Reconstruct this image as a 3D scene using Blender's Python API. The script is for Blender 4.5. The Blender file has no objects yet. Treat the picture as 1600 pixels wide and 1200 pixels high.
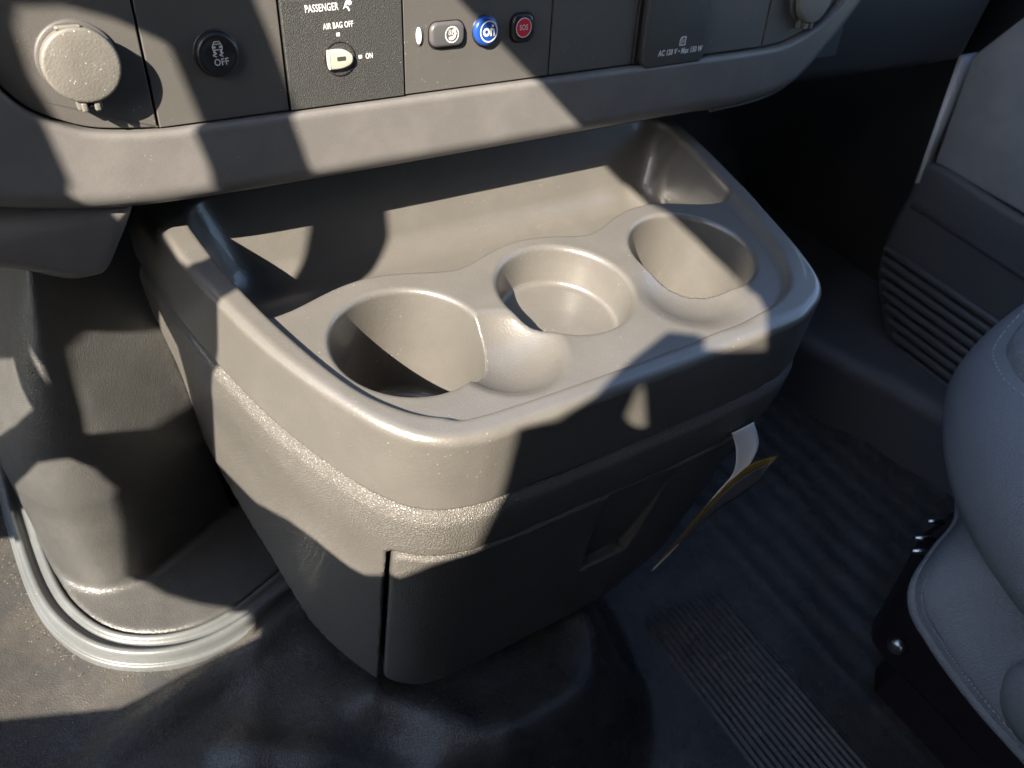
import bpy, bmesh, math, random
import numpy as np
from mathutils import Vector, Matrix, geometry
random.seed(7); np.random.seed(7)
S = bpy.context.scene; COL = S.collection
R = math.radians

# ------------------------------------------------------------------ camera
# World frame: X across the vehicle (towards the passenger), Y forwards, Z up; z = 0 is the top of the console tray.
cam = bpy.data.cameras.new('camera'); camo = bpy.data.objects.new('camera', cam); COL.objects.link(camo)
camo.matrix_world = Matrix(((.8371, .2898, -.4647, 0), (-.5314, .6370, -.5596, 0), (.1336, .7145, .6869, .2836), (0, 0, 0, 1)))
cam.sensor_width = 36; cam.lens = 27.99; cam.clip_start = .01; cam.clip_end = 200
cam.dof.use_dof = True; cam.dof.focus_distance = .45; cam.dof.aperture_fstop = 12.0
S.camera = camo

# ------------------------------------------------------------------ light
SUN_TO = Vector((-.68, -.377, .629)).normalized()          # towards the sun: from the driver's side, a little behind
el = math.asin(SUN_TO.z); az = math.atan2(SUN_TO.x, SUN_TO.y)
W = bpy.data.worlds.new('World'); S.world = W; W.use_nodes = True
nt = W.node_tree; bg = nt.nodes['Background']
sky = nt.nodes.new('ShaderNodeTexSky'); sky.sky_type = 'NISHITA'; sky.sun_disc = False
sky.sun_elevation = el; sky.sun_rotation = az
nt.links.new(sky.outputs[0], bg.inputs[0]); bg.inputs[1].default_value = .13
sl = bpy.data.lights.new('sun', 'SUN'); so = bpy.data.objects.new('sun', sl); COL.objects.link(so)
sl.energy = 5; sl.angle = R(.27); sl.color = (1, .89, .74)
so.rotation_euler = SUN_TO.to_track_quat('Z', 'Y').to_euler()
S.view_settings.view_transform = 'Standard'; S.view_settings.look = 'None'
S.view_settings.gamma = 1; S.view_settings.exposure = 2.15
S.cycles.max_bounces = 6

# ------------------------------------------------------------------ helpers
def tag(o, label=None, cat=None, group=None, kind=None):
    for k, v in (('label', label), ('category', cat), ('group', group), ('kind', kind)):
        if v: o[k] = v
    return o
def empty(name, loc=(0, 0, 0), rot=(0, 0, 0)):
    o = bpy.data.objects.new(name, None); COL.objects.link(o); o.location = loc; o.rotation_euler = rot
    o.empty_display_size = .02; return o
def mk(name, V, F, mat, parent=None, smooth=True):
    me = bpy.data.meshes.new(name)
    if isinstance(V, np.ndarray):
        me.vertices.add(len(V)); me.vertices.foreach_set('co', V.astype(np.float32).ravel())
        n = len(F); k = F.shape[1]
        me.loops.add(n*k); me.loops.foreach_set('vertex_index', F.astype(np.int32).ravel())
        me.polygons.add(n); me.polygons.foreach_set('loop_start', np.arange(0, n*k, k, dtype=np.int32))
        me.update(calc_edges=True)
    else:
        me.from_pydata([tuple(v) for v in V], [], F); me.update()
    me.polygons.foreach_set('use_smooth', [smooth]*len(me.polygons))
    me.validate(); me.update()
    if mat: me.materials.append(mat)
    o = bpy.data.objects.new(name, me); COL.objects.link(o)
    if parent: o.parent = parent
    return o
def bm_obj(name, bm, mat, parent=None, smooth=True):
    me = bpy.data.meshes.new(name); bmesh.ops.recalc_face_normals(bm, faces=bm.faces[:]); bm.to_mesh(me); bm.free()
    me.polygons.foreach_set('use_smooth', [smooth]*len(me.polygons)); me.materials.append(mat)
    o = bpy.data.objects.new(name, me); COL.objects.link(o)
    if parent: o.parent = parent
    return o
def spline(pts, n=8, closed=True):
    P = np.array(pts, float); N = len(P); out = []
    rng = range(N) if closed else range(N-1)
    for i in rng:
        if closed: a, b, c, d = P[(i-1) % N], P[i], P[(i+1) % N], P[(i+2) % N]
        else: a, b, c, d = P[max(i-1, 0)], P[i], P[i+1], P[min(i+2, N-1)]
        for t in np.arange(n)/n:
            out.append(.5*((2*b)+(-a+c)*t+(2*a-5*b+4*c-d)*t*t+(-a+3*b-3*c+d)*t**3))
    if not closed: out.append(P[-1])
    return np.array(out)
def extrude(poly, z0, z1, bev=0.0, seg=3):
    """closed 2D outline -> solid from z0 to z1 with the top edge rounded by bev (inset towards the centre)"""
    P = np.array(poly, float)
    if sum(P[i-1][0]*P[i][1]-P[i][0]*P[i-1][1] for i in range(len(P))) < 0: P = P[::-1]
    n = len(P); T = np.roll(P, -1, 0)-np.roll(P, 1, 0); T /= np.linalg.norm(T, axis=1)[:, None]+1e-12
    Nn = np.c_[T[:, 1], -T[:, 0]]
    rings = [(0, z0), (0, z1-bev)] if bev else [(0, z0), (0, z1)]
    if bev:
        for k in range(1, seg+1):
            a = math.pi/2*k/seg; rings.append((bev*(1-math.cos(a)), z1-bev+bev*math.sin(a)))
    V = []; F = []
    for ins, z in rings:
        for p, q in zip(P, Nn): V.append((p[0]-q[0]*ins, p[1]-q[1]*ins, z))
    for r in range(len(rings)-1):
        for i in range(n):
            j = (i+1) % n; F.append((r*n+i, r*n+j, (r+1)*n+j, (r+1)*n+i))
    F.append(tuple(range((len(rings)-1)*n, len(rings)*n))); F.append(tuple(range(n-1, -1, -1)))
    return V, F
def rrect(cx, cy, w, h, r, n=6):
    out = []
    for sx, sy, a0 in ((1, 1, 0), (-1, 1, 90), (-1, -1, 180), (1, -1, 270)):
        for k in range(n+1):
            a = R(a0+90*k/n); out.append((cx+sx*(w/2-r)+r*math.cos(a), cy+sy*(h/2-r)+r*math.sin(a)))
    return out
def circle(cx, cy, r, n=40, ry=None): return [(cx+r*math.cos(2*math.pi*k/n), cy+(ry or r)*math.sin(2*math.pi*k/n)) for k in range(n)]
def ring(cx, cy, r0, r1, z, n=40, ry=1.0):
    V = []; F = []
    for k in range(n):
        a = 2*math.pi*k/n
        V += [(cx+r0*math.cos(a), cy+r0*ry*math.sin(a), z), (cx+r1*math.cos(a), cy+r1*ry*math.sin(a), z)]
    for k in range(n):
        a = 2*k; b = 2*((k+1) % n); F.append((a, a+1, b+1, b))
    return V, F
def lathe(prof, n=48, cx=0, cy=0):
    V = []; F = []
    for r, z in prof:
        for k in range(n):
            a = 2*math.pi*k/n; V.append((cx+r*math.cos(a), cy+r*math.sin(a), z))
    for i in range(len(prof)-1):
        for k in range(n):
            j = (k+1) % n; F.append((i*n+k, i*n+j, (i+1)*n+j, (i+1)*n+k))
    F.append(tuple(range((len(prof)-1)*n, len(prof)*n)))
    return V, F
def join(*parts):
    V = []; F = []
    for v, f in parts:
        o = len(V); V += [tuple(p) for p in v]; F += [tuple(i+o for i in q) for q in f]
    return V, F
def tube(path, r, n=10):
    path = [Vector(p) for p in path]; V = []; F = []
    up = Vector((0, 0, 1))
    for i, p in enumerate(path):
        t = (path[min(i+1, len(path)-1)]-path[max(i-1, 0)]).normalized()
        s = t.cross(up); s = s.normalized() if s.length > .01 else Vector((1, 0, 0)); u = s.cross(t)
        rr = r(i/(len(path)-1)) if callable(r) else r
        for k in range(n):
            a = 2*math.pi*k/n; V.append(p+s*rr*math.cos(a)+u*rr*math.sin(a))
    for i in range(len(path)-1):
        for k in range(n):
            j = (k+1) % n; F.append((i*n+k, i*n+j, (i+1)*n+j, (i+1)*n+k))
    F.append(tuple(range(n-1, -1, -1))); F.append(tuple(range(len(V)-n, len(V))))
    return V, F

# ---- signed distance modelling: smooth moulded shapes ----
class F2:
    """signed distance to a closed 2D outline, tabulated"""
    def __init__(s, poly, pad=.06, h=.0015):
        P = np.array(poly, float); s.h = h
        s.x0, s.y0 = P.min(0)-pad; x1, y1 = P.max(0)+pad
        gx = np.arange(s.x0, x1, h); gy = np.arange(s.y0, y1, h)
        X, Y = np.meshgrid(gx, gy, indexing='ij'); d2 = np.full(X.shape, 1e9); ins = np.zeros(X.shape, bool)
        for i in range(len(P)):
            a, b = P[i-1], P[i]; e = b-a; L = e@e
            if L < 1e-14: continue
            t = np.clip(((X-a[0])*e[0]+(Y-a[1])*e[1])/L, 0, 1)
            d2 = np.minimum(d2, (X-a[0]-t*e[0])**2+(Y-a[1]-t*e[1])**2)
            if a[1] != b[1]:
                ins ^= ((a[1] > Y) != (b[1] > Y)) & (X < (b[0]-a[0])*(Y-a[1])/(b[1]-a[1])+a[0])
        s.D = (np.sqrt(d2)*np.where(ins, -1, 1)).astype(np.float32)
    def __call__(s, x, y):
        nx, ny = s.D.shape
        u = np.clip((x-s.x0)/s.h, 0, nx-1.001); v = np.clip((y-s.y0)/s.h, 0, ny-1.001)
        i = u.astype(int); j = v.astype(int); fu = (u-i).astype(np.float32); fv = (v-j).astype(np.float32)
        return (s.D[i, j]*(1-fu)+s.D[i+1, j]*fu)*(1-fv)+(s.D[i, j+1]*(1-fu)+s.D[i+1, j+1]*fu)*fv
def rint(a, b, r):
    return np.minimum(-r, np.maximum(a, b))+np.sqrt(np.maximum(a+r, 0)**2+np.maximum(b+r, 0)**2)
def runi(a, b, r): return -rint(-a, -b, r)
def rdiff(a, b, r): return rint(a, -b, r)
def smin(a, b, k):
    h = np.clip(.5+.5*(b-a)/k, 0, 1); return b*(1-h)+a*h-k*h*(1-h)
def nets(fn, lo, hi, h, name, mat, parent=None):
    lo = np.array(lo, float); n = np.ceil((np.array(hi)-lo)/h).astype(int)+1
    ax = [(lo[k]+h*np.arange(n[k])).astype(np.float32) for k in range(3)]
    D = np.broadcast_to(fn(ax[0][:, None, None], ax[1][None, :, None], ax[2][None, None, :]), tuple(n)).astype(np.float32)
    s = D < 0
    c = np.zeros((n[0]-1, n[1]-1, n[2]-1), np.int8)
    for a in (0, 1):
        for b in (0, 1):
            for d in (0, 1): c += s[a:n[0]-1+a, b:n[1]-1+b, d:n[2]-1+d]
    act = np.argwhere((c > 0) & (c < 8)); idx = np.full(c.shape, -1, np.int64); idx[tuple(act.T)] = np.arange(len(act))
    corn = {(a, b, d): D[act[:, 0]+a, act[:, 1]+b, act[:, 2]+d] for a in (0, 1) for b in (0, 1) for d in (0, 1)}
    acc = np.zeros((len(act), 3)); cnt = np.zeros(len(act))
    for p in corn:
        for k in range(3):
            if p[k] == 0:
                q = list(p); q[k] = 1; q = tuple(q); da, db = corn[p], corn[q]
                m = (da < 0) != (db < 0); t = np.where(m, da/np.where(m, da-db, 1), 0)
                pos = np.tile(np.array(p, float), (len(act), 1)); pos[:, k] = t
                acc += pos*m[:, None]; cnt += m
    V = lo+(act+acc/cnt[:, None])*h
    for it in range(3):
        e = h*.35; f0 = fn(V[:, 0], V[:, 1], V[:, 2]); g = np.zeros_like(V)
        for k in range(3):
            A = V.copy(); A[:, k] += e; B = V.copy(); B[:, k] -= e
            g[:, k] = (fn(A[:, 0], A[:, 1], A[:, 2])-fn(B[:, 0], B[:, 1], B[:, 2]))/(2*e)
        g2 = (g**2).sum(1); st = -(f0/np.maximum(g2, .2))[:, None]*g
        L = np.linalg.norm(st, axis=1); st *= np.minimum(1, .5*h/np.maximum(L, 1e-9))[:, None]; V = V+st
    Fs = []
    for k in range(3):
        u, v = (k+1) % 3, (k+2) % 3
        sl0 = [slice(None)]*3; sl1 = [slice(None)]*3; sl0[k] = slice(0, -1); sl1[k] = slice(1, None)
        ch = np.argwhere(s[tuple(sl0)] != s[tuple(sl1)])
        ok = (ch[:, u] > 0) & (ch[:, v] > 0) & (ch[:, u] < n[u]-1) & (ch[:, v] < n[v]-1); ch = ch[ok]
        def cell(du, dv):
            q = ch.copy(); q[:, u] -= du; q[:, v] -= dv; return idx[q[:, 0], q[:, 1], q[:, 2]]
        quad = np.stack([cell(1, 1), cell(0, 1), cell(0, 0), cell(1, 0)], 1)
        inside = s[ch[:, 0], ch[:, 1], ch[:, 2]]
        quad[~inside] = quad[~inside][:, ::-1]; Fs.append(quad)
    F = np.concatenate(Fs); F = F[(F >= 0).all(1)]
    return mk(name, V, F, mat, parent)

# ------------------------------------------------------------------ materials
def material(name, col, rough=.5, bump=(), spec=.5, dust=None, col2=None, mott=0, metal=0, coat=0, rvar=0):
    K = .6 if max(col) < .7 else .75      # the photograph is exposed for dark plastics
    col = tuple(k*K for k in col); col2 = col2 and tuple(k*K for k in col2); dust = dust and (dust[0], tuple(k*K for k in dust[1]))
    m = bpy.data.materials.new(name); m.use_nodes = True; nt = m.node_tree; N = nt.nodes; L = nt.links
    b = N['Principled BSDF']; b.inputs['Roughness'].default_value = rough; b.inputs['Metallic'].default_value = metal
    b.inputs['Specular IOR Level'].default_value = spec; b.inputs['Coat Weight'].default_value = coat
    tc = N.new('ShaderNodeTexCoord'); src = tc.outputs['Object']
    c = N.new('ShaderNodeRGB'); c.outputs[0].default_value = (*col, 1); out = c.outputs[0]
    def noise(sc, det=3, ro=.5):
        n = N.new('ShaderNodeTexNoise'); n.inputs['Scale'].default_value = sc; n.inputs['Detail'].default_value = det
        n.inputs['Roughness'].default_value = ro; L.new(src, n.inputs['Vector']); return n.outputs[0]
    def ramp(i, a, bb):
        r = N.new('ShaderNodeMapRange'); r.inputs[1].default_value = a; r.inputs[2].default_value = bb; L.new(i, r.inputs[0]); return r.outputs[0]
    def mix(f, a, colb):
        x = N.new('ShaderNodeMix'); x.data_type = 'RGBA'; L.new(f, x.inputs[0]); L.new(a, x.inputs[6]); x.inputs[7].default_value = (*colb, 1); return x.outputs[2]
    def mul(a, k):
        x = N.new('ShaderNodeMath'); x.operation = 'MULTIPLY'; L.new(a, x.inputs[0])
        if isinstance(k, (int, float)): x.inputs[1].default_value = k
        else: L.new(k, x.inputs[1])
        return x.outputs[0]
    if mott:
        out = mix(mul(ramp(noise(28, 5, .65), .42, .72), mott), out, col2 or tuple(min(1, k*1.6+.018) for k in col))
    if dust:   # (amount, colour): fine pale specks, clustered
        amt, dc = dust
        v = N.new('ShaderNodeTexVoronoi'); v.inputs['Scale'].default_value = 330; L.new(src, v.inputs['Vector'])
        sp = ramp(v.outputs['Distance'], .16, .08)
        sp = mul(mul(sp, ramp(noise(900, 1), .5, .56)), ramp(noise(22, 4, .7), .66-.2*amt, .76-.1*amt))
        out = mix(sp, out, dc)
        v2 = N.new('ShaderNodeTexVoronoi'); v2.inputs['Scale'].default_value = 140; L.new(src, v2.inputs['Vector'])
        sp2 = mul(ramp(v2.outputs['Distance'], .07, .04), mul(ramp(noise(60, 3, .7), .6, .7), .25))
        out = mix(mul(sp2, min(1, amt*.5)), out, dc)
    L.new(out, b.inputs['Base Color'])
    if rvar:
        x = N.new('ShaderNodeMath'); x.operation = 'MULTIPLY_ADD'; L.new(noise(35, 4, .6), x.inputs[0]); x.inputs[1].default_value = rvar
        x.inputs[2].default_value = rough-rvar*.5; L.new(x.outputs[0], b.inputs['Roughness'])
    prev = None
    for kind, sc, st, dist in bump:
        if kind == 'v':
            w = N.new('ShaderNodeTexVoronoi'); w.feature = 'DISTANCE_TO_EDGE'; w.inputs['Scale'].default_value = sc
            nn = N.new('ShaderNodeTexNoise'); nn.inputs['Scale'].default_value = sc*.8; L.new(src, nn.inputs['Vector'])
            mx = N.new('ShaderNodeVectorMath'); mx.operation = 'MULTIPLY_ADD'; L.new(nn.outputs['Color'], mx.inputs[0])
            mx.inputs[1].default_value = (1.2/sc,)*3; L.new(src, mx.inputs[2]); L.new(mx.outputs[0], w.inputs['Vector'])
            hgt = ramp(w.outputs['Distance'], 0, .25)
        else: hgt = noise(sc, 3 if sc < 200 else 2)
        bp = N.new('ShaderNodeBump'); bp.inputs['Strength'].default_value = st; bp.inputs['Distance'].default_value = dist
        L.new(hgt, bp.inputs['Height'])
        if prev: L.new(prev, bp.inputs['Normal'])
        prev = bp.outputs[0]
    if prev: L.new(prev, b.inputs['Normal'])
    return m
DUST = (.75, .70, .60)
M = {}
M['tray'] = material('moulded_tray_plastic', (.152, .144, .131), .36, [('n', 800, .4, .0004)], spec=.8, coat=.3, dust=(.7, DUST), mott=.18, rvar=.12)
M['leather'] = material('grained_body_plastic', (.152, .144, .131), .42, [('v', 650, .9, .0004), ('n', 1500, .2, .0003)], dust=(.2, DUST), mott=.15, rvar=.08, coat=.2)
M['dash'] = material('dash_plastic', (.182, .174, .168), .42, [('n', 900, .35, .0003)], dust=(.5, DUST), mott=.3, rvar=.08)
M['panel'] = material('switch_panel_plastic', (.118, .112, .106), .5, [('n', 1300, .35, .0003)], dust=(.9, DUST), mott=.1)
M['plate'] = material('airbag_plate_plastic', (.055, .056, .054), .5, [('v', 900, .6, .0003), ('n', 1600, .3, .0003)], dust=(.6, DUST))
M['cap'] = material('socket_cap_plastic', (.19, .18, .16), .5, [('n', 900, .5, .0004)], dust=(2.5, DUST), mott=.4)
M['black'] = material('black_plastic', (.03, .021, .024), .38, [('n', 1200, .2, .0003)])
M['gloss'] = material('button_plastic', (.03, .031, .035), .3)
M['greybtn'] = material('grey_button', (.11, .11, .115), .35)
M['print'] = material('white_print', (.8, .8, .8), .5)
M['cream'] = material('cream_key_insert', (.62, .6, .5), .5)
M['blue'] = material('blue_button', (.02, .09, .42), .25)
M['red'] = material('red_print', (.75, .02, .05), .4)
M['vinyl'] = material('engine_cover_vinyl', (.082, .082, .08), .34, [('n', 45, .3, .002), ('v', 650, .35, .0003)], dust=(.25, DUST), mott=.3, rvar=.15)
M['mat'] = material('floor_vinyl', (.066, .066, .066), .27, [('n', 9, .35, .02), ('n', 30, .4, .004), ('v', 620, .4, .0004), ('n', 900, .3, .0003)], dust=(1.0, (.5, .45, .36)), mott=.4, col2=(.16, .135, .105), rvar=.2)
M['seal'] = material('grey_rubber_seal', (.13, .14, .145), .36, [('n', 400, .3, .0004)], dust=(.6, DUST), mott=.3)
M['door'] = material('door_plastic', (.13, .138, .15), .55, [('n', 900, .3, .0004)])
M['doorfab'] = material('door_cloth', (.38, .39, .41), .8, [('n', 700, .5, .0006), ('n', 30, .2, .002)], mott=.3)
M['strip'] = material('bright_trim', (.9, .93, .97), .3)
M['seat'] = material('seat_vinyl', (.28, .29, .31), .5, [('v', 450, .6, .0005), ('n', 8, .2, .006)])
M['seatcloth'] = material('seat_cloth', (.22, .23, .24), .9, [('n', 420, 1, .0015)], mott=.6)
M['stitch'] = material('stitch_thread', (.5, .51, .53), .7)
M['metal'] = material('bare_metal', (.7, .7, .72), .3, metal=1)
M['paper'] = material('white_card', (.95, .97, 1.0), .6)
M['yellow'] = material('yellow_print', (.38, .25, .04), .5)
M['greyprint'] = material('grey_print', (.2, .2, .22), .6)
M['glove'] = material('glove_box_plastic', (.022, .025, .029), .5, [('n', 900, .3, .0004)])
M['carpet'] = material('footwell_carpet', (.16, .165, .17), .9, [('n', 260, .8, .002), ('n', 20, .3, .01)], mott=.4)
M['gritm'] = material('pale_grit', (.35, .31, .24), .8)
M['liner'] = material('headliner', (.45, .46, .47), .9)
M['dark'] = material('dark_trim', (.045, .048, .052), .7)

# ------------------------------------------------------------------ large structure: cab
def slab(name, pts, th, mat, kind='structure'):
    """quad given by 4 corners, thickened along its normal"""
    p = [Vector(q) for q in pts]; n = (p[1]-p[0]).cross(p[2]-p[0]).normalized()*th
    V = p+[q+n for q in p]; F = [(3, 2, 1, 0), (4, 5, 6, 7)]+[(i, (i+1) % 4, 4+(i+1) % 4, 4+i) for i in range(4)]
    o = mk(name, V, F, mat, None, False); return tag(o, kind=kind)
# added gobo, unseen: holes shaped for the sun patches, plus vents for sky fill
SUNHOLES = [[(.17, .46), (.38, .42), (.40, -.22), (.92, -.22), (.9, .3), (.75, .93), (.17, .93)], [(-1.25, .3), (-1.08, .3), (-1.08, .9), (-1.25, .9)], [(0.17, 0.44), (0.9, 0.44), (0.75, 0.93), (0.17, 0.93)], [(-0.1343, 0.8982), (-0.1413, 0.9005), (-0.1609, 0.8999), (-0.1929, 0.8915), (-0.2014, 0.8947), (-0.2324, 0.8962), (-0.2663, 0.8946), (-0.2805, 0.8923), (-0.2909, 0.8863), (-0.2994, 0.8877), (-0.3095, 0.8809), (-0.3204, 0.8573), (-0.298, 0.8336), (-0.2839, 0.8218), (-0.2829, 0.8291), (-0.2746, 0.8269), (-0.2582, 0.8138), (-0.2491, 0.7814), (-0.2448, 0.75), (-0.2326, 0.7205), (-0.2193, 0.7038), (-0.2191, 0.6717), (-0.2183, 0.6365), (-0.2134, 0.6), (-0.193, 0.5704), (-0.1718, 0.5343), (-0.1674, 0.5333), (-0.1448, 0.5061), (-0.1304, 0.498), (-0.0963, 0.4886), (-0.068, 0.4757), (-0.0345, 0.4515), (-0.0218, 0.4418), (0.0063, 0.4309), (0.0358, 0.4181), (0.0468, 0.4128), (0.0366, 0.4474), (0.0246, 0.4826), (0.011, 0.5098), (-0.0012, 0.5407), (-0.012, 0.5729), (-0.018, 0.608), (-0.022, 0.64), (-0.0225, 0.667), (-0.0165, 0.7), (-0.0052, 0.7294), (0.0136, 0.7751), (0.0216, 0.7924), (0.03, 0.82), (0.0, 0.88), (-0.03, 0.893), (-0.066, 0.8947), (-0.0896, 0.8966)], [(0.0794, 0.6957), (0.0679, 0.7138), (0.056, 0.7249), (0.0423, 0.7322), (0.0223, 0.6784), (0.0142, 0.621), (0.02, 0.6085), (0.03, 0.605), (0.055, 0.606), (0.0612, 0.6108), (0.0609, 0.6194), (0.067, 0.6418), (0.076, 0.6625), (0.08, 0.684)], [(0.0542, 0.52), (0.0783, 0.5308), (0.1, 0.4933), (0.1092, 0.4833), (0.1092, 0.4667), (0.0958, 0.425), (0.0917, 0.4067), (0.0767, 0.4233), (0.07, 0.475)], [(-0.2645, 0.7767), (-0.2733, 0.7512), (-0.2694, 0.7458), (-0.2641, 0.7445), (-0.2608, 0.7478), (-0.2618, 0.7674)], [(0.1307, 0.4592), (0.115, 0.4469), (0.1079, 0.4305), (0.1227, 0.4453), (0.1279, 0.4547)], [(0.2012, 0.3772), (0.1754, 0.3997), (0.1412, 0.43), (0.13, 0.4143), (0.1192, 0.4055), (0.1362, 0.3749), (0.1601, 0.3427), (0.1853, 0.3135), (0.3114, 0.1824), (0.3257, 0.1628), (0.3223, 0.1766), (0.3582, 0.1833), (0.2227, 0.3186), (0.2103, 0.346), (0.2036, 0.3675)], [(0.1464, 0.304), (0.1267, 0.3363), (0.1146, 0.36), (0.0952, 0.3818), (0.0851, 0.3807), (0.0762, 0.3676), (0.0772, 0.3273), (0.0798, 0.2931), (0.0829, 0.2565), (0.0796, 0.252), (0.0486, 0.265), (0.0198, 0.2821), (-0.0017, 0.2973), (-0.0145, 0.3028), (-0.0254, 0.312), (-0.0276, 0.3022), (-0.0355, 0.3023), (-0.0364, 0.3092), (-0.041, 0.3046), (-0.0238, 0.2745), (-0.0092, 0.2467), (0.0038, 0.2195), (0.0147, 0.1993), (0.0395, 0.1744), (0.0628, 0.1519), (0.0883, 0.1288), (0.1046, 0.1143), (0.1371, 0.1182), (0.1733, 0.1209), (0.2066, 0.1227), (0.2386, 0.1294), (0.2519, 0.1324), (0.2291, 0.1519), (0.1994, 0.1839), (0.2003, 0.1803), (0.1916, 0.1887), (0.2256, 0.1878), (0.1572, 0.2753), (0.1483, 0.2937)]]
def sun_gobo():
    """added gobo out of view: sheet at x = -0.58 with holes shaped to throw the sun patches"""
    def inside(p, P):
        r = False
        for i in range(len(P)):
            a, b = P[i-1], P[i]
            if (a[1] > p[1]) != (b[1] > p[1]) and p[0] < (b[0]-a[0])*(p[1]-a[1])/(b[1]-a[1])+a[0]: r = not r
        return r
    pts = [Vector(p) for p in ((-1.3, -.5), (1.0, -.5), (1.0, .95), (-1.3, .95))]; edges = [(i, (i+1) % 4) for i in range(4)]
    for P in SUNHOLES:
        k = len(pts); pts += [Vector(p) for p in P]; edges += [(k+i, k+(i+1) % len(P)) for i in range(len(P))]
    vs, _, fs, *_ = geometry.delaunay_2d_cdt(pts, edges, [], 0, 1e-6)
    F = []
    for f in fs:
        c = sum((vs[i] for i in f), Vector((0, 0)))/len(f)
        if not any(inside(c, P) for P in SUNHOLES): F.append(tuple(f))
    o = mk('sun_gobo_sheet', [(-.58, v.x, v.y) for v in vs], F, M['dark'], None, False)
    bm = bmesh.new(); bm.from_mesh(o.data); bmesh.ops.solidify(bm, geom=bm.faces[:], thickness=.002); bm.to_mesh(o.data); bm.free()
    tag(o, kind='structure')
sun_gobo()
#GOBO1
slab('roof', [(-.62, -1.3, .95), (1.1, -1.3, .95), (1.1, .25, .95), (-.62, .25, .95)], .03, M['liner'])
slab('back_wall', [(-.62, -1.3, -.5), (1.1, -1.3, -.5), (1.1, -1.3, .95), (-.62, -1.3, .95)], .03, M['dark'])
slab('front_wall', [(-.62, 1.0, -.5), (1.1, 1.0, -.5), (1.1, 1.0, .26), (-.62, 1.0, .26)], .03, M['dark'])
slab('toe_board', [(.36, .97, -.05), (1.0, .97, -.05), (1.0, .62, -.42), (.36, .62, -.42)], .02, M['carpet'])
slab('underfloor', [(-.62, -1.3, -.50), (1.1, -1.3, -.50), (1.1, 1.0, -.50), (-.62, 1.0, -.50)], .01, M['dark'])
slab('passenger_rear_sky_block', [(1.0, -1.3, .121), (1.0, -.22, .121), (1.0, -.22, .95), (1.0, -1.3, .95)], .03, M['dark'])  # strip added out of view to narrow the side window and cut sky light
slab('passenger_side_wall', [(1.0, -1.3, -.5), (1.0, 1.0, -.5), (1.0, 1.0, .12), (1.0, -1.3, .12)], .03, M['dark'])

# floor covering: raised over the engine tunnel, falling to the passenger floor, ribbed there
def floor_z(x, y):
    tun = F_tun(x, y)
    t = np.clip(.5-tun/.085, 0, 1); t = t*t*(3-2*t)
    z = -.405+.10*t
    und = .0035*np.sin(23*x+5*np.sin(9*y+1))*np.sin(17*y+2+4*np.sin(7*x))+.002*np.sin(55*x-31*y+2*np.sin(20*y))
    z = z+und*(.4+1.2*np.exp(-((x-.14)**2+(y-.2)**2)/.02))
    # creases where the vinyl is pressed into the foot of the tunnel
    for ax, ay, bx, by, w, hh in ((-.10, .27, .11, .335, .016, .010), (.125, .235, .185, .16, .020, .014), (.02, .25, .10, .19, .014, .007), (.20, .17, .29, .15, .018, .008), (.30, .22, .345, .17, .014, .006)):
        ex, ey = bx-ax, by-ay; L = (ex*ex+ey*ey)**.5; tt = np.clip(((x-ax)*ex+(y-ay)*ey)/(L*L), 0, 1)
        z = z+hh*np.exp(-((x-ax-tt*ex)**2+(y-ay-tt*ey)**2)/(w*w))
    # soft fold in the vinyl below the console
    z = z+.008*np.exp(-((x-.02-.45*(y-.22))/.02)**2)*np.exp(-((y-.22)/.09)**2)
    rib = .5+.5*np.cos(2*np.pi*(x-.405)/.0068); msk = np.clip((x-.402)/.004, 0, 1)*np.clip((.50-x)/.004, 0, 1)*np.clip((.225-y-.15*(x-.4))/.01, 0, 1)
    rib2 = .5+.5*np.cos(2*np.pi*(x-.55)/.03); msk2 = np.clip((x-.54)/.01, 0, 1)*np.clip((.9-x)/.01, 0, 1)
    return z+.0028*rib**1.5*msk*np.clip((t < .2)*1.0, 0, 1)+.0012*rib2*msk2
F_tun = F2(spline([(-.5, .17), (-.1, .165), (.1, .14), (.22, .125), (.30, .145), (.335, .20), (.35, .30), (.36, .6), (.36, .9), (-.5, .9)], 8), .6, .006)
gx = np.arange(-.55, .99, .0013); gy = np.arange(-.5, .95, .005)
X, Y = np.meshgrid(gx, gy, indexing='ij'); Z = floor_z(X, Y)
V = np.stack([X.ravel(), Y.ravel(), Z.ravel()], 1); nx, ny = X.shape
I = (np.arange(nx-1)[:, None]*ny+np.arange(ny-1)[None, :]).ravel()
tag(mk('floor', V, np.stack([I, I+ny, I+ny+1, I+1], 1), M['mat']), kind='structure')

# ------------------------------------------------------------------ engine cover left of the console
EC = F2(spline([(-.060, .80), (-.059, .56), (-.056, .48), (-.048, .435), (-.028, .408), (.000, .402), (.030, .411), (.09, .438), (.2, .49), (.22, .8)], 10), .12, .003)
EF = F2(spline([(-.052, .85), (-.052, .70), (-.052, .58), (-.052, .50), (-.048, .43), (-.037, .392), (-.018, .366), (.012, .350), (.045, .348), (.084, .360), (.13, .380), (.2, .42), (.2, .85)], 8), .12, .003)
def f_ec(x, y, z):
    lean = -.02*(z+.29)+.62*np.maximum(z+.185, 0)**1.3       # walls lean in, more strongly near the top
    wall = np.maximum(rint(EC(x, y)+lean, z-.02, .03), x-.066-.10*np.clip(-z-.1, 0, .2))
    base = rint(EF(x, y)-.003, z+.287, .003)
    return np.maximum(runi(wall, base, .007), -.33-z)
ec = tag(empty('engine_cover', (.15, .55, -.3)), 'black grained vinyl engine cover bulging beside the console', 'engine cover')
o = nets(f_ec, (-.10, .33, -.33), (.24, .86, .03), .003, 'cover_shell', M['vinyl'], ec); o.matrix_parent_inverse = Matrix.Translation((-.15, -.55, .3))
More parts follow.
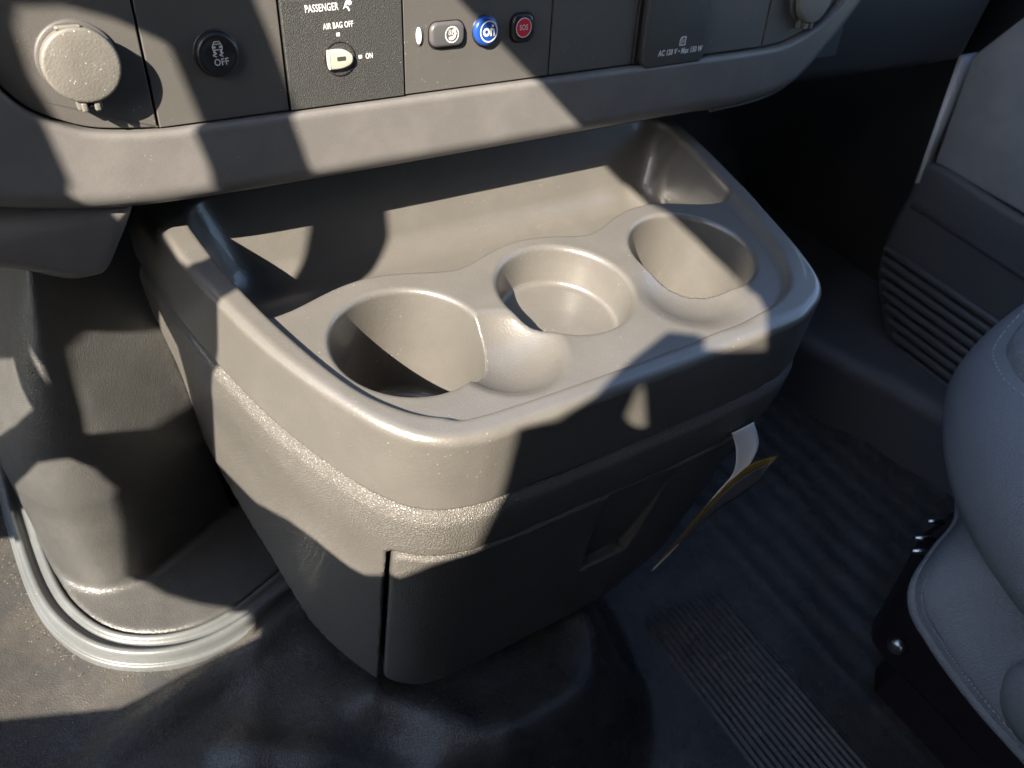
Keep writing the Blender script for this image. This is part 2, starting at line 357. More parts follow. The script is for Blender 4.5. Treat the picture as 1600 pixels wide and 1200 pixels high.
# double beaded rubber seal round the foot of the cover
def offset_path(d, z):
    P = np.array([(-.052, .85), (-.052, .70), (-.052, .58), (-.052, .50), (-.048, .43), (-.037, .392), (-.018, .366), (.012, .350), (.045, .348), (.084, .360), (.13, .380), (.2, .42)])
    P = spline(P, 8, False); T = np.gradient(P, axis=0); T /= np.linalg.norm(T, axis=1)[:, None]
    Nn = np.c_[T[:, 1], -T[:, 0]]
    Q = P-Nn*d; return [(q[0], q[1], z) for q in Q]
sealo = tag(empty('seal_trim', (0, .35, -.3)), 'pale grey beaded rubber seal curving round the foot of the engine cover', 'seal')
prof = [(-.001, -.300), (-.001, -.2885), (.001, -.2862), (.004, -.2858), (.0065, -.2880), (.008, -.2896), (.012, -.2900), (.0145, -.2888), (.016, -.2862), (.0195, -.2848), (.023, -.2866), (.0245, -.2905), (.026, -.2950), (.0275, -.2962), (.0292, -.2958), (.030, -.2985), (.030, -.305)]
rows = [offset_path(-.004-d*.70, z) for d, z in prof]; n = len(rows[0]); V = [p for r in rows for p in r]
F = [(k*n+i, k*n+i+1, (k+1)*n+i+1, (k+1)*n+i) for k in range(len(rows)-1) for i in range(n-1)]
o = mk('beaded_strip', V, F, M['seal'], sealo); o.matrix_parent_inverse = Matrix.Translation((0, -.35, .3))
rng = random.Random(3); gr = []
for k in range(260):
    P = offset_path(-.0245-abs(rng.gauss(0, .006)), -.3035); i = int(abs(rng.gauss(.30, .16))*len(P)) % len(P); q = P[i]
    r = rng.uniform(.0002, .0007); q = (q[0]+rng.uniform(-.004, .003), q[1]+rng.uniform(-.005, .005), q[2])
    gr.append(([(q[0]+r*a, q[1]+r*b, q[2]+.0012+r*c) for a, b, c in ((1, 0, 0), (-.6, .8, 0), (-.6, -.7, .2), (.1, .1, 1.1))], [(0, 1, 3), (1, 2, 3), (2, 0, 3), (0, 2, 1)]))
tag(mk('grit', *join(*gr), M['gritm'], None, False), kind='stuff')

# ------------------------------------------------------------------ console
OUT = spline([(.054, .58), (.059, .50), (.0655, .43), (.071, .385), (.078, .344), (.088, .30), (.103, .257), (.117, .228), (.132, .211), (.152, .2025), (.18, .200), (.278, .199), (.365, .2005), (.398, .206), (.424, .221), (.441, .255), (.454, .30), (.467, .345), (.481, .413), (.490, .50), (.494, .58)], 8)
INN = spline([(.080, .52), (.0845, .43), (.0895, .37), (.099, .315), (.113, .264), (.127, .238), (.144, .2225), (.168, .2145), (.278, .2130), (.355, .216), (.385, .222), (.409, .237), (.428, .268), (.443, .31), (.456, .36), (.466, .41), (.475, .52)], 8)
SO, SI = F2(OUT), F2(INN)
CUPS = ((.160, .2835), (.267, .2885), (.372, .289))
def zrim(x, y): return .0055+.0*x
def f_tray(x, y, z):
    do = SO(x, y)-.0015*np.clip(-z/.045, 0, 1)
    low = z < -.046
    do = np.where(low, do+.010, do)
    s = rint(do, z-.0055, .0055)
    # back wall standing up under the dash
    bw = np.maximum(np.maximum((.4225+.45*(z+.053)-y)/1.097, SO(x, y)), z-.030)
    s = np.minimum(s, bw)
    s = np.maximum(s, -.086-z)
    s = np.maximum(s, y-.545)
    # deep shelf
    inn = SI(x, y); back = (y-.42-.45*(z+.053))/1.097
    cav2 = rint(inn+.010*np.clip(-z/.04, 0, 1), back, .028)
    cav = rint(cav2, -.0525-z, .015)
    s = rdiff(s, cav, .0022)
    # plateau that carries the cups
    pl2 = smin(smin(smin(y-.329, np.hypot(x-CUPS[0][0], y-CUPS[0][1])-.0575, .02), np.hypot(x-CUPS[1][0], y-CUPS[1][1])-.0525, .02), np.hypot(x-CUPS[2][0], y-CUPS[2][1])-.0575, .02)
    pl = np.maximum(rint(pl2, z-.0, .0018), inn-.004)
    pl = np.maximum(pl, -.086-z)
    rr = .0008+.009*np.clip((x-.38)/.05, 0, 1)
    s = runi(s, pl, rr)
    # cups with the scoops for mug handles cut in one go, so the scoop meets the cup wall in a crisp edge
    sc = []
    for qx, qy, dp, rad in ((.2035, .2545, .0155, .0335), (.3385, .2545, .009, .0335)):
        Rr = (rad*rad+dp*dp)/(2*dp); sc.append(np.sqrt((x-qx)**2+(y-qy)**2+(z-Rr+dp)**2)-Rr)
    cc = []
    for (cx, cy), dep, wall, sl in ((CUPS[0], .078, .0425, .045), (CUPS[2], .078, .0425, .045)):
        cc.append(rint(np.hypot(x-cx, y-cy)-wall+sl*np.maximum(-z, 0), -dep-z, .006))
    for c, q, in zip(cc, sc):
        s = rdiff(s, np.minimum(c, q+.0006), .0030)
    cx, cy = CUPS[1]
    c = rint((np.hypot(x-cx, y-cy)-.0420+.15*np.maximum(-z, 0))*.99, -.0265-z, .003); s = rdiff(s, c, .0032)
    return s
con = tag(empty('centre_console', (.275, .3, -.26)), 'taupe plastic centre console with three cup holders in its top tray', 'console')
CI = Matrix.Translation((-.275, -.3, .26))
o = nets(f_tray, (.045, .185, -.09), (.505, .55, .036), .0013, 'cup_holder_tray', M['tray'], con); o.matrix_parent_inverse = CI
for cx, cy in (CUPS[0], CUPS[2]):
    v, f = lathe([(.030, -.0778), (.030, -.0762), (.0292, -.0757), (.026, -.0757), (.0255, -.0763), (.006, -.0763)], 48, cx, cy)
    o = mk('cup_liner', v, f, M['greybtn'], con); o.matrix_parent_inverse = CI
ZB = -.262
def drawer_zone(x, y, z, g):
    # region of the front panel: right of the slit, below the leather roll
    top = z+.0925-.0035*np.cos((x-.12)*9)
    cut = (.1225-x)*.93+(.2255-y)*-.36   # plane through the slit, roughly at right angles to the side
    r = rint(cut-g, top-g, .010)
    r = np.maximum(r, (y-.30))
    return r
def body_d(x, y, z):
    d = SO(x, y)
    u = np.clip((-.0455-z)/.012, 0, 1); w = np.clip((-.060-z)/.075, 0, 1)
    bul = .0045*np.sqrt(u*(2-u))*(1-w*w*(3-2*w))
    draft = np.maximum(-.08-z, 0)*(.045+.08*np.clip((x-.3)/.1, 0, 1))
    return d-bul+draft+.001
def f_body(x, y, z):
    d = body_d(x, y, z)
    s = rint(d, z+.0462, .012)
    # the side skirt follows the engine cover: its lower edge runs up and forwards
    ed = spline_edge(y)
    s = np.maximum(s, np.where(x < .27, ed-z, ZB-z))
    s = np.maximum(s, ZB-.012-z)
    hol = np.maximum(np.maximum(SO(x, y)+.009, z+.2), 0*x-1) # upper hollow that takes the tray
    s = np.maximum(s, -np.maximum(SO(x, y)+.0095, -.1-z))
    z0 = drawer_zone(x, y, z, .0022)
    s = rdiff(s, np.maximum(z0, -(d+.016)), .0012)
    return s
EY = np.array([.18, .27, .30, .32, .345, .38, .42, .46, .50, .60]); EZ = np.array([-.277, -.277, -.268, -.248, -.228, -.210, -.190, -.165, -.145, -.12])
def spline_edge(y): return np.interp(y, EY, EZ)
def f_drawer(x, y, z):
    d = body_d(x, y, z)-.0008
    s = np.maximum(rint(d, drawer_zone(x, y, z, -.0008), .0022), -(d+.014))
    s = rint(s, ZB-z, .002)
    # hand pull: a scoop, deeper to the left, with a raised lower lip
    sc = np.maximum(np.maximum(.2585-x+.05*(-.12-z), x-.314+2.2*np.maximum(-.125-z, 0)**2), -(z+.188+.06*(x-.26)))
    dep = np.maximum(np.maximum(sc, .15-y), (y-.2020-.15*np.maximum(-.118-z, -.02))*.98)
    return rdiff(s, dep, .0015)
o = nets(f_body, (.04, .18, -.28), (.51, .56, -.04), .002, 'body_shell', M['leather'], con); o.matrix_parent_inverse = CI
o = nets(f_drawer, (.10, .18, -.27), (.48, .31, -.08), .0017, 'drawer_front', M['leather'], con); o.matrix_parent_inverse = CI

# ------------------------------------------------------------------ dashboard
DO = (0, .4073, .0722); DR = (R(80.62), 0, 0)
dash = tag(empty('dashboard', DO, DR), 'taupe lower dashboard with a row of switch panels above the console', 'dashboard'); dash.scale = (.905,)*3
BO = F2(spline([(-.10, .16), (-.085, .05), (-.062, .0), (-.035, -.020), (-.004, -.0306), (.03, -.0385), (.058, -.0426), (.10, -.0450), (.20, -.0462), (.35, -.0462), (.49, -.0462), (.5416, -.0474), (.5929, -.0448), (.6315, -.034), (.6706, 0), (.6975, .0304), (.716, .07), (.722, .16)], 8), .05, .0015)
BI = F2(spline([(.0, .20), (.004, .07), (.007, .048), (.0125, .0325), (.0219, .0196), (.0349, .0112), (.0523, .0045), (.083, .0005), (.12, 0), (.2, 0), (.3, .0), (.45, .0), (.56, -.0002), (.585, .0005), (.6054, .0028), (.633, .0115), (.6521, .0228), (.6636, .0324), (.674, .06), (.678, .10), (.68, .20)], 8), .05, .0015)
def f_bezel(x, y, z):
    s = rint(BO(x, y), z-.0062+.10*np.clip(.0-y, 0, .05)*0, .013)
    s = rdiff(s, np.maximum(BI(x, y), -.02-z), .0032)
    s = np.maximum(s, -.022-z)
    return np.maximum(s, y-.13)
nets(f_bezel, (-.11, -.06, -.024), (.74, .14, .012), .0017, 'bezel', M['dash'], dash)
v, f = tube(spline([(.535, -.0490, -.006), (.5929, -.0466, -.006), (.633, -.0352, -.006), (.6725, -.001, -.006), (.699, .030, -.006), (.716, .07, -.006)], 6, False), .0016, 8); mk('bezel_lip', v, f, M['panel'], dash)
US = [.0, .084, .161, .2387, .354, .433, .5035, .577, .69]
BIP = np.array(spline([(.004, .07), (.007, .048), (.0125, .0325), (.0219, .0196), (.0349, .0112), (.0523, .0045), (.083, .0005)], 6, False))
BIR = np.array(spline([(.577, -.0002), (.585, .0005), (.6054, .0028), (.633, .0115), (.6521, .0228), (.6636, .0324), (.674, .06), (.678, .10)], 6, False))
panels = []
for i in range(8):
    a, b = US[i]+.0007, US[i+1]-.0007; w = 0
    if i == 0: poly = [(q[0]+.001, q[1]+.001) for q in BIP if q[0] < b]+[(b, .0015), (b, .12), (.004, .12)]
    elif i == 7: poly = [(a, .001)]+[(q[0]-.001, q[1]+.001) for q in BIR if q[0] > a]+[(.678, .12), (a, .12)]
    else: poly = [(a, .0012), (b, .0012), (b, .12), (a, .12)]
    if i == 2: w = .0012
    v, f = extrude(poly, -.012, w, .0006, 2)
    if i == 3: pass
    p = mk('switch_panel', v, f, M['plate'] if i == 2 else M['panel'], dash, False); panels.append(p)
    if i == 2: p['label'] = 'darker grained airbag switch plate'
v, f = extrude([(-.02, -.02), (.70, -.02), (.70, .14), (-.02, .14)], -.016, -.0125); mk('backing', v, f, M['dark'], dash, False)

def text(s, u, v, w, size, mat, parent, rot=0, sx=1.0, shear=0, bold=0):
    c = bpy.data.curves.new('lettering', 'FONT'); c.body = s; c.size = size; c.align_x = 'CENTER'; c.align_y = 'CENTER'
    c.offset = bold; c.shear = shear; c.resolution_u = 3; c.space_character = 1.05; c.extrude = .00005
    t = bpy.data.objects.new('t', c); COL.objects.link(t)
    bpy.context.view_layer.update()
    me = bpy.data.meshes.new_from_object(t.evaluated_get(bpy.context.evaluated_depsgraph_get()))
    bpy.data.objects.remove(t)
    me.transform(Matrix.Translation((u, v, w)) @ Matrix.Rotation(rot, 4, 'Z') @ Matrix.Diagonal((sx, 1, 1, 1)))
    me.materials.clear(); me.materials.append(mat)
    o = bpy.data.objects.new('lettering', me); COL.objects.link(o); o.parent = parent; return o
def stroke(pts, w, z, closed=False):
    P = [Vector((p[0], p[1])) for p in pts]; V = []; F = []; n = len(P)
    for i in range(n if closed else n-1):
        a, b = P[i], P[(i+1) % n]; t = (b-a).normalized(); s = Vector((-t.y, t.x))*w/2; a = a-t*w*.3; b = b+t*w*.3
        k = len(V); zz = z+.00001*(i % 2); V += [(*(a+s), zz), (*(a-s), zz), (*(b-s), zz), (*(b+s), zz)]; F.append((k+1, k+2, k+3, k))
    return V, F
P0, P1, P2, P3 = panels[0], panels[1], panels[2], panels[3]
# socket cap with hinge
def socket_cap(u, v, w, r, parent):
    prof = [(r*.80, .0), (r*.82, w-.007), (r*.99, w-.0066), (r, w-.0055), (r, w-.0018), (r*.985, w-.0008), (r*.95, w-.0002), (r*.90, w), (r*.3, w+.0003), (.0005, w+.0003)]
    a, b = lathe(prof, 64, u, v)
    c = mk('socket_cap', a, b, M['cap'], parent)
    a2, b2 = lathe([(r*1.06, 0), (r*1.06, .0016), (r*1.02, .0022), (r*.9, .0022)], 48, u, v); mk('collar', a2, b2, M['panel'], c)
    vv, ff = extrude(rrect(u-.002, v+r*.985, .012, .0022, .001), w-.0055, w-.0012, .0008, 2); mk('thumb_lip', vv, ff, M['cap'], c)
    for s in (-1, 1):
        vv, ff = extrude(rrect(u-.0005+s*.0031, v-r-.0022, .0030, .0050, .001), w-.0062, w-.0015, .0008, 2); mk('hinge', vv, ff, M['cap'], c)
    vv, ff = extrude(rrect(u-.0005, v-r-.0016, .0040, .0020, .0006), w-.006, w-.0028, .0004, 2); mk('hinge_pin', vv, ff, M['black'], c)
    vv, ff = extrude(rrect(u-.0005, v-r-.001, .012, .008, .001), .0, w-.0070, .0004, 2); mk('hinge_block', vv, ff, M['cap'], c)
    return c
socket_cap(.0518, .0412, .0150, .0184, dash)
socket_cap(.6210, .0375, .0120, .0190, dash)
# traction button
v, f = lathe([(.0128, 0), (.0128, .0008), (.0120, .0012)], 48, .1223, .0379); mk('button_ring', v, f, M['black'], P1)
v, f = lathe([(.0116, 0), (.0116, .0032), (.0110, .0044), (.0098, .0048), (.0085, .0042), (.005, .0036), (.0003, .0035)], 48, .1224, .0377)
tb = mk('traction_button', v, f, M['gloss'], dash); zt = .0041
text('OFF', .1236, .0337, zt, .0052, M['print'], tb, R(2), .88, bold=.00004)
car = [(.1198, .0420), (.1204, .0434), (.1212, .0447), (.1238, .0447), (.1246, .0434), (.1252, .0420), (.1250, .0404), (.1200, .0404)]
a = join(stroke(car, .0005, zt, True), stroke([(.1204, .0434), (.1246, .0434)], .0005, zt), stroke([(.1205, .0418), (.1212, .0418)], .0011, zt), stroke([(.1238, .0418), (.1245, .0418)], .0011, zt), stroke([(.1206, .0403), (.1206, .0395)], .0009, zt), stroke([(.1244, .0403), (.1244, .0395)], .0009, zt),
         *[stroke([(x0, .0392), (x0+.0016, .0386), (x0-.0004, .0376), (x0+.0013, .0368)], .00055, zt) for x0 in (.1200, .1236)])
mk('car_symbol', *a, M['print'], tb, False)
# airbag plate
zt = .0014
text('PASSENGER', .1862, .0572, zt, .0058, M['print'], P2, R(1), .66, bold=.00006)
text('AIR BAG OFF', .1957, .0470, zt, .0048, M['print'], P2, R(1), .66, bold=.00006)
text('ON', .2145, .0279, zt, .0046, M['print'], P2, R(1), .66, bold=.00006)
for q in ((.1952, .0420), (.2086, .0280)):
    v, f = extrude(rrect(*q, .0022, .0020, .0002, 2), 0, zt); mk('square_mark', v, f, M['print'], P2, False)
# airbag symbol: seated figure, ball and crossing stroke
a = join(extrude(circle(.2025, .0612, .0011, 14), 0, zt), stroke([(.2018, .0596), (.2007, .0574), (.2025, .0565), (.2033, .0548)], .0010, zt), stroke([(.2017, .0590), (.2031, .0584)], .0008, zt), extrude(circle(.2038, .0590, .0014, 14), 0, zt+.00002), stroke([(.1997, .0560), (.2047, .0618)], .0006, zt+.00003))
mk('airbag_symbol', *a, M['print'], P2, False)
v, f = ring(.195, .0282, .0092, .0103, .0016, 48); ko = mk('key_bezel', *join((v, f), extrude(circle(.195, .0282, .0103, 48), 0, .0015)), M['plate'], dash, False)
v, f = ring(.195, .0282, .0094, .0100, .0019, 48); mk('key_groove', v, f, M['black'], ko, False)
key = spline([(.1890, .0340), (.1965, .0338), (.2018, .0310), (.2030, .0280), (.2014, .0248), (.1960, .0228), (.1892, .0226), (.1868, .0236), (.1866, .0330)], 4)
v, f = extrude(key, .001, .0042, .0012, 3); kk = mk('key_insert', v, f, M['cream'], ko)
v, f = extrude(rrect(.1950, .0288, .0056, .0024, .0003, 2), .003, .00435); mk('key_slot', v, f, M['dark'], ko, False)
# module with indicator, seat button, call button, SOS button
v, f = extrude(circle(.2497, .0366, .0020, 24, .0052), 0, .0014, .0005, 2); mk('indicator', v, f, M['print'], P3)
v, f = ring(.2502, .0364, .0021, .0030, .0004, 28, 2.05); mk('indicator_rim', v, f, M['greybtn'], P3)
v, f = extrude(rrect(.2700, .0358, .0272, .0172, .0062), -.002, .0004); mk('button_recess', v, f, M['black'], P3, False)
v, f = extrude(rrect(.2697, .0362, .0250, .0152, .0054, 8), -.002, .0034, .0022, 5); sb = mk('seat_button', v, f, M['greybtn'], dash)
zt = .0036; c0 = (.2722, .0362)
a = join(ring(*c0, .0044, .0051, zt, 40), stroke([(c0[0]+.0016, c0[1]+.003), (c0[0]+.0024, c0[1]+.0004), (c0[0]+.0016, c0[1]-.0016), (c0[0]-.0018, c0[1]-.0022)], .0017, zt), stroke([(c0[0]-.0014, c0[1]-.0031), (c0[0]+.0010, c0[1]-.0031)], .0005, zt),
         *[stroke([(c0[0]-.0022+k*.0012, c0[1]+.0030), (c0[0]-.0019+k*.0012, c0[1]+.0019), (c0[0]-.0024+k*.0012, c0[1]+.0008), (c0[0]-.0019+k*.0012, c0[1]-.0002)], .0004, zt) for k in range(3)])
mk('seat_symbol', *a, M['print'], sb, False)
v, f = lathe([(.0102, 0), (.0102, .0006), (.0092, .0006)], 40, .2993, .0357); mk('button_recess', v, f, M['black'], P3)
v, f = lathe([(.0092, 0), (.0092, .0026), (.0086, .0036), (.0070, .0041), (.0003, .0042)], 48, .2990, .0359); ob = mk('call_button', v, f, M['blue'], dash)
zt = .0044; c0 = (.2998, .0360)
a = join(ring(*c0, .0060, .0068, zt, 40), ring(c0[0]-.0018, c0[1]-.0003, .0012, .0027, zt, 32), stroke([(c0[0]+.0017, c0[1]+.0018), (c0[0]+.0017, c0[1]-.0026)], .0011, zt), stroke([(c0[0]+.0017, c0[1]+.0010), (c0[0]+.0031, c0[1]+.0014), (c0[0]+.0040, c0[1]+.0008), (c0[0]+.0041, c0[1]-.0026)], .0011, zt+.00003), extrude(circle(c0[0]+.0030, c0[1]+.0033, .0008, 12), zt-.001, zt))
mk('call_symbol', *a, M['print'], ob, False)
v, f = extrude(rrect(.3288, .0356, .0200, .0196, .0066), -.002, .0004); mk('button_recess', v, f, M['black'], P3, False)
v, f = extrude(rrect(.3287, .0358, .0172, .0172, .0056, 8), -.002, .0030, .0020, 5); sb = mk('sos_button', v, f, M['gloss'], dash)
v, f = extrude(circle(.3284, .0360, .0060, 36), .002, .0032); mk('sos_disc', v, f, M['red'], sb, False)
v, f = ring(.3284, .0360, .0058, .0064, .00335, 40); mk('sos_ring', v, f, M['print'], sb, False)
text('SOS', .3284, .0360, .0034, .0049, M['print'], sb, 0, .78, bold=.00003)
# outlet cover
v, f = extrude([(.4420, -.0022), (.4985, -.0022), (.5022, .0012), (.5022, .12), (.4372, .12), (.4372, .0042)], -.002, .0068, .0020, 3)
oc = mk('outlet_cover', v, f, M['plate'], dash)
v, f = extrude([(.4340, .0010), (.4400, -.0010), (.4362, .0046), (.4362, .12), (.4340, .12)], -.004, .0008); mk('cover_gap', v, f, M['black'], oc, False)
zt = .0070
text('AC 120 V \u2022 Max 150 W', .4755, .0083, zt, .0058, M['print'], oc, 0, .78, shear=.12, bold=.00016)
a = join(stroke([(.4735, .0128), (.4735, .0168), (.4750, .0186), (.4792, .0186), (.4792, .0128)], .0010, zt, True), stroke([(.4752, .0180), (.4752, .0138)], .0008, zt+.00003), stroke([(.4765, .0168), (.4765, .0145)], .0006, zt), stroke([(.4777, .0168), (.4777, .0145)], .0006, zt))
mk('outlet_symbol', *a, M['print'], oc, False)

# knee trim below the bezel at the left
KN = F2(spline([(-.30, .008), (-.1, .0085), (.03, .0085), (.060, .0075), (.062, .001), (.050, -.022), (.040, -.038), (.030, -.0405), (.015, -.038), (-.014, -.022), (-.06, -.012), (-.30, -.01)], 8), .08, .002)
tag(nets(lambda x, y, z: np.maximum(rint(KN(x/.905, (z-.02694)/.905)*.905, .404-y, .011), y-.58), (-.26, .39, -.03), (.08, .59, .045), .0025, 'knee_trim', M['dash']), 'dark plastic knee trim under the left end of the dashboard', 'trim')
# dash underside and glove box region to the right
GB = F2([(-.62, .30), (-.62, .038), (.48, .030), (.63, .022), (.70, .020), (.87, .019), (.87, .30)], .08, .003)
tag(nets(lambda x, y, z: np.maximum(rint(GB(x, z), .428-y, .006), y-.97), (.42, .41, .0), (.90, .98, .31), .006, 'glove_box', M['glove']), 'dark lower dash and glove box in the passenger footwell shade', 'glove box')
v, f = extrude([(-.62, .175), (1.0, .175), (1.0, .24), (-.62, .24)], 0, .5)
o = mk('dash_top', [(p[0], .425+p[2], p[1]) for p in v], [q[::-1] for q in f], M['dark'], None, False); tag(o, 'dark dash top above the switch panels', 'dashboard top')
v, f = extrude(rrect(-.16, .36, .62, .30, .08), 0, .30, .02)  # added block, out of view: keeps windshield sky off the driver side
tag(mk('sky_block_hood', [(p[0], .55+p[2], p[1]) for p in v], [q[::-1] for q in f], M['dark'], None, False), 'dark hood added out of view on the driver side of the dash top to block sky light', 'hood')

# ------------------------------------------------------------------ passenger door
door = tag(empty('passenger_door', (.93, .2, -.2)), 'dark grey passenger door trim with ribbed lower panel', 'door')
DI = Matrix.Translation((-.93, -.2, .2))
def yz(poly, x0, x1, name, mat, parent, bev=.004, inv=None):
    v, f = extrude(poly, 0, x1-x0, bev, 3)
    o = mk(name, [(x1-p[2], p[0], p[1]) for p in v], f, mat, parent); o.matrix_parent_inverse = inv or Matrix(); 
    bm = bmesh.new(); bm.from_mesh(o.data); bmesh.ops.recalc_face_normals(bm, faces=bm.faces[:]); bm.to_mesh(o.data); bm.free()
    return o
yz(spline([(.418, -.100), (.424, -.145), (.421, -.212), (.404, -.262), (.352, -.325), (.300, -.372), (.238, -.40), (.0, -.42), (-.5, -.42), (-.5, -.11), (.0, -.103), (.3, -.100)], 6), .900, .97, 'lower_panel', M['door'], door, .008, DI)
yz([(.436, .016), (.4155, -.098), (-.5, -.098), (-.5, .16), (.37, .10), (.405, .072)], .905, .97, 'upper_panel', M['doorfab'], door, .003, DI)
yz([(.440, .014), (.4165, -.124), (.4215, -.126), (.446, .014)], .897, .93, 'trim_strip', M['strip'], door, .001, DI)
v, f = extrude([(.412, -.146), (-.5, -.160), (-.5, -.166), (.412, -.152)], 0, .01, .002, 2)
yz([(.412, -.146), (-.5, -.160), (-.5, -.166), (.412, -.152)], .896, .905, 'pocket_edge', M['door'], door, .002, DI)
for k in range(14):
    z0 = -.212-.0130*k; y1 = .413-.003*k-.0009*k*k
    yz([(y1, z0+.0045), (.02, z0+.0045), (.02, z0-.0045), (y1, z0-.0045), (y1+.003, z0)], .892, .903, 'rib', M['door'], door, .003, DI)

# dark inner sill / kick panel at the foot of the door
SK = F2(spline([(.80, .95), (.815, .60), (.80, .48), (.78, .42), (.80, .34), (.83, .26), (.86, .10), (.87, -.4), (1.0, -.4), (1.0, .95)], 8), .1, .004)
tag(nets(lambda x, y, z: np.maximum(rint(SK(x, y)+.15*(z+.40), z+.315, .02), -.42-z), (.74, -.4, -.42), (1.0, .95, -.29), .006, 'door_sill', M['door']), 'dark plastic sill running along the foot of the passenger door', 'sill')

# ------------------------------------------------------------------ passenger seat
seat = tag(empty('passenger_seat', (.70, -.1, -.2)), 'grey vinyl passenger seat with rounded front bolster', 'seat')
TI = Matrix.Translation((-.70, .1, .2))
SE = F2(spline([(.428, -.50), (.430, -.10), (.436, -.03), (.452, .035), (.486, .095), (.535, .143), (.60, .176), (.69, .192), (.80, .196), (.90, .16), (.92, -.5)], 10), .12, .003)
def f_cush(x, y, z):
    d = SE(x, y)+.10*np.maximum(-.10-z, 0)
    s = rint(d, z+.035, .055)
    s = rint(s, -.128-z, .03)
    return s+.0012*np.sin(40*x+13*y)*np.sin(31*z+9)
o = nets(f_cush, (.40, -.5, -.17), (.95, .21, -.02), .005, 'cushion_bolster', M['seat'], seat); o.matrix_parent_inverse = TI
INSP = spline([(.505, -.5), (.512, .0), (.535, .10), (.565, .140), (.61, .160), (.70, .174), (.85, .17), (.86, -.5)], 8); INS = F2(INSP, .05, .003)
o = nets(lambda x, y, z: rint(rint(INS(x, y), z+.029, .018), -.065-z, .003), (.47, -.5, -.075), (.90, .20, -.015), .004, 'cloth_insert', M['seatcloth'], seat); o.matrix_parent_inverse = TI
st = []
for i in range(0, len(INSP)-8):
    a_, b_ = INSP[i], INSP[i+1]; L = np.linalg.norm(b_-a_); m = max(1, int(L/.006)); nn = np.array([-(b_-a_)[1], (b_-a_)[0]])/max(L, 1e-6)
    for j in range(m):
        p, q = a_+(b_-a_)*j/m+nn*.006, a_+(b_-a_)*(j+.6)/m+nn*.006
        zz = [next(z for z in np.arange(-.02, -.2, -.0008) if f_cush(np.float64(w[0]), np.float64(w[1]), np.float64(z)) < 0) if w[0] < .9 and w[1] < .18 else -.1 for w in (p, q)]
        if 0 <= i < 56 and p[1] > -.1: st.append(tube([(p[0], p[1], zz[0]+.0008), (q[0], q[1], zz[1]+.0008)], .0007, 5))
o = tag(mk('stitching', *join(*st), M['stitch'], seat), kind='stuff'); o.matrix_parent_inverse = TI
# side shield below the cushion with piping along its edge
arc = [(.620, .125, -.150), (.570, .115, -.155), (.522, .089, -.150), (.492, .082, -.160), (.466, .074, -.172), (.455, .062, -.180), (.452, .045, -.186), (.450, .020, -.192), (.449, -.02, -.198), (.448, -.10, -.20), (.448, -.3, -.20)]
A = spline(arc, 6, False)
V = []; F = []
for i, p in enumerate(A):
    for k in range(5):
        t = k/4; V.append((p[0]+.045*t, p[1]-.020*t, p[2]+.060*t))
for i in range(len(A)-1):
    for k in range(4): a = i*5+k; F.append((a, a+1, a+6, a+5))
o = mk('side_shield', V, F, M['seat'], seat); o.matrix_parent_inverse = TI
bm = bmesh.new(); bm.from_mesh(o.data); bmesh.ops.solidify(bm, geom=bm.faces[:], thickness=.004); bm.to_mesh(o.data); bm.free()
v, f = tube([tuple(p) for p in A], .0045, 10); o = mk('piping', v, f, M['seat'], seat); o.matrix_parent_inverse = TI
st = []
for i in range(0, len(A)-1):
    for q in (.1, .6):
        p = A[i]*(1-q)+A[i+1]*q; p2 = A[i]*(1-q-.28)+A[i+1]*(q+.28); up = np.array([.0015-.003, -.001-.003, .0075])
        st.append(tube([tuple(p+up), tuple(p2+up)], .0006, 5))
o = tag(mk('stitching', *join(*st), M['stitch'], seat), kind='stuff'); o.matrix_parent_inverse = TI
# recliner knob low at the right edge
v, f = lathe([(.0, 0), (.030, 0), (.034, .004), (.036, .012), (.032, .022), (.02, .028), (.001, .029)], 32)
Mx = Matrix.Translation((.462, -.036, -.152)) @ Matrix.Rotation(R(-90), 4, 'Y')
o = mk('recline_knob', [Mx @ Vector(p) for p in v], f, M['seat'], seat); o.matrix_parent_inverse = TI

base = tag(empty('seat_base', (.55, .05, -.40)), 'black plastic seat base and track bolted to the floor under the passenger seat', 'seat base')
BIv = Matrix.Translation((-.55, -.05, .40))
SB = F2(spline([(.525, -.5), (.525, .0), (.522, .05), (.526, .085), (.545, .105), (.58, .112), (.80, .112), (.84, .0), (.84, -.5)], 8), .1, .003)
o = nets(lambda x, y, z: np.maximum(rint(SB(x, y)-.12*(z+.20), z+.204, .012), -.340-z), (.46, -.5, -.36), (.87, .15, -.19), .005, 'base_shroud', M['black'], base); o.matrix_parent_inverse = BIv
TR = F2([(.560, -.5), (.560, .055), (.58, .07), (.60, .055), (.60, -.5)], .04, .002)
o = nets(lambda x, y, z: np.maximum(rint(TR(x, y), z+.352, .006), -.42-z), (.53, -.5, -.42), (.62, .10, -.34), .004, 'floor_rail', M['black'], base); o.matrix_parent_inverse = BIv
for x0, y0, z0, l in ((.517, .100, -.199, .020), (.530, .107, -.199, .018), (.553, .112, -.197, .014)):
    v, f = tube([(x0, y0, z0), (x0+l*.75, y0-l*.55, z0+.001)], .0022, 8); o = mk('rail_tooth', v, f, M['metal'], base); o.matrix_parent_inverse = BIv
v, f = lathe([(.0075, 0), (.0075, .003), (.006, .005), (.003, .0058), (.0005, .006)], 20)
o = mk('bolt', [(.523+p[2]*-1.0, .063+p[0], -.295+p[1]) for p in v], f, M['metal'], base); o.matrix_parent_inverse = BIv

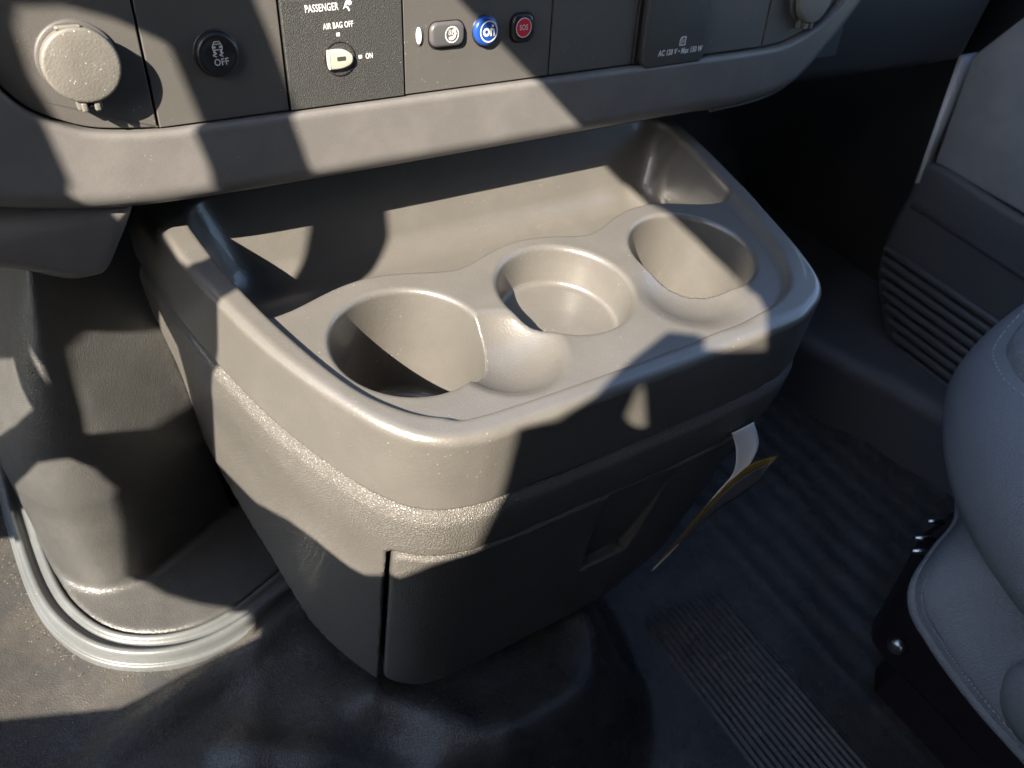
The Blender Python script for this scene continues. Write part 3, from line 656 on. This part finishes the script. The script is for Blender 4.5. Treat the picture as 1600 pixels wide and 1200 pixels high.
# ------------------------------------------------------------------ hang tag on the console front
tg = tag(empty('hang_tag', (.36, .19, -.1)), 'curled white card tag with yellow band hanging at the right of the console front', 'tag')
GI = Matrix.Translation((-.36, -.19, .1))
def sheet(name, ea, eb, mat, nn=6, th=.0004):
    A = spline(ea, 6, False); B = spline(eb, 6, False); V = []; F = []; n = min(len(A), len(B))
    for i in range(n):
        for k in range(nn+1):
            t = k/nn; V.append(A[i]*(1-t)+B[i]*t)
    for i in range(n-1):
        for k in range(nn): a = i*(nn+1)+k; F.append((a, a+1, a+nn+2, a+nn+1))
    o = mk(name, V, F, mat, tg); o.matrix_parent_inverse = GI
    bm = bmesh.new(); bm.from_mesh(o.data); bmesh.ops.solidify(bm, geom=bm.faces[:], thickness=th); bm.to_mesh(o.data); bm.free(); return o
L1 = [(0.3573, 0.2000, -0.0824), (0.3659, 0.1960, -0.1007), (0.3704, 0.1930, -0.1236), (0.3638, 0.1940, -0.1427), (0.3582, 0.1970, -0.1774), (0.3523, 0.1990, -0.2091), (0.3401, 0.2020, -0.2373)]
R1 = [(0.3773, 0.2000, -0.0809), (0.3825, 0.1930, -0.0958), (0.3795, 0.1890, -0.1082), (0.3751, 0.1900, -0.1264), (0.3647, 0.1950, -0.1655), (0.3569, 0.1980, -0.2024), (0.3418, 0.2015, -0.2379)]
L2 = [(0.3951, 0.1800, -0.1053), (0.3763, 0.1840, -0.1081), (0.3691, 0.1880, -0.1245), (0.3621, 0.1920, -0.1506), (0.3544, 0.1950, -0.1806), (0.3427, 0.2012, -0.2372)]
R2 = [(0.3924, 0.1790, -0.1083), (0.3792, 0.1830, -0.1161), (0.3718, 0.1870, -0.1299), (0.3640, 0.1910, -0.1543), (0.3565, 0.1945, -0.1837), (0.3432, 0.2010, -0.2373)]
R3 = [(0.3871, 0.1780, -0.1100), (0.3905, 0.1820, -0.1346), (0.3830, 0.1860, -0.1519), (0.3717, 0.1900, -0.1653), (0.3621, 0.1940, -0.1907), (0.3438, 0.2008, -0.2374)]
dy = lambda P, d: [(p[0], p[1]-d, p[2]) for p in P]
sheet('card', dy(L1, .003), dy(R1, .003), M['paper'])
sheet('yellow_band', dy(L2, .001), dy(R2, .001), M['yellow'])
sheet('printed_page', dy(R2, .001), dy(R3, .001), M['greyprint'])
S.render.film_transparent = False
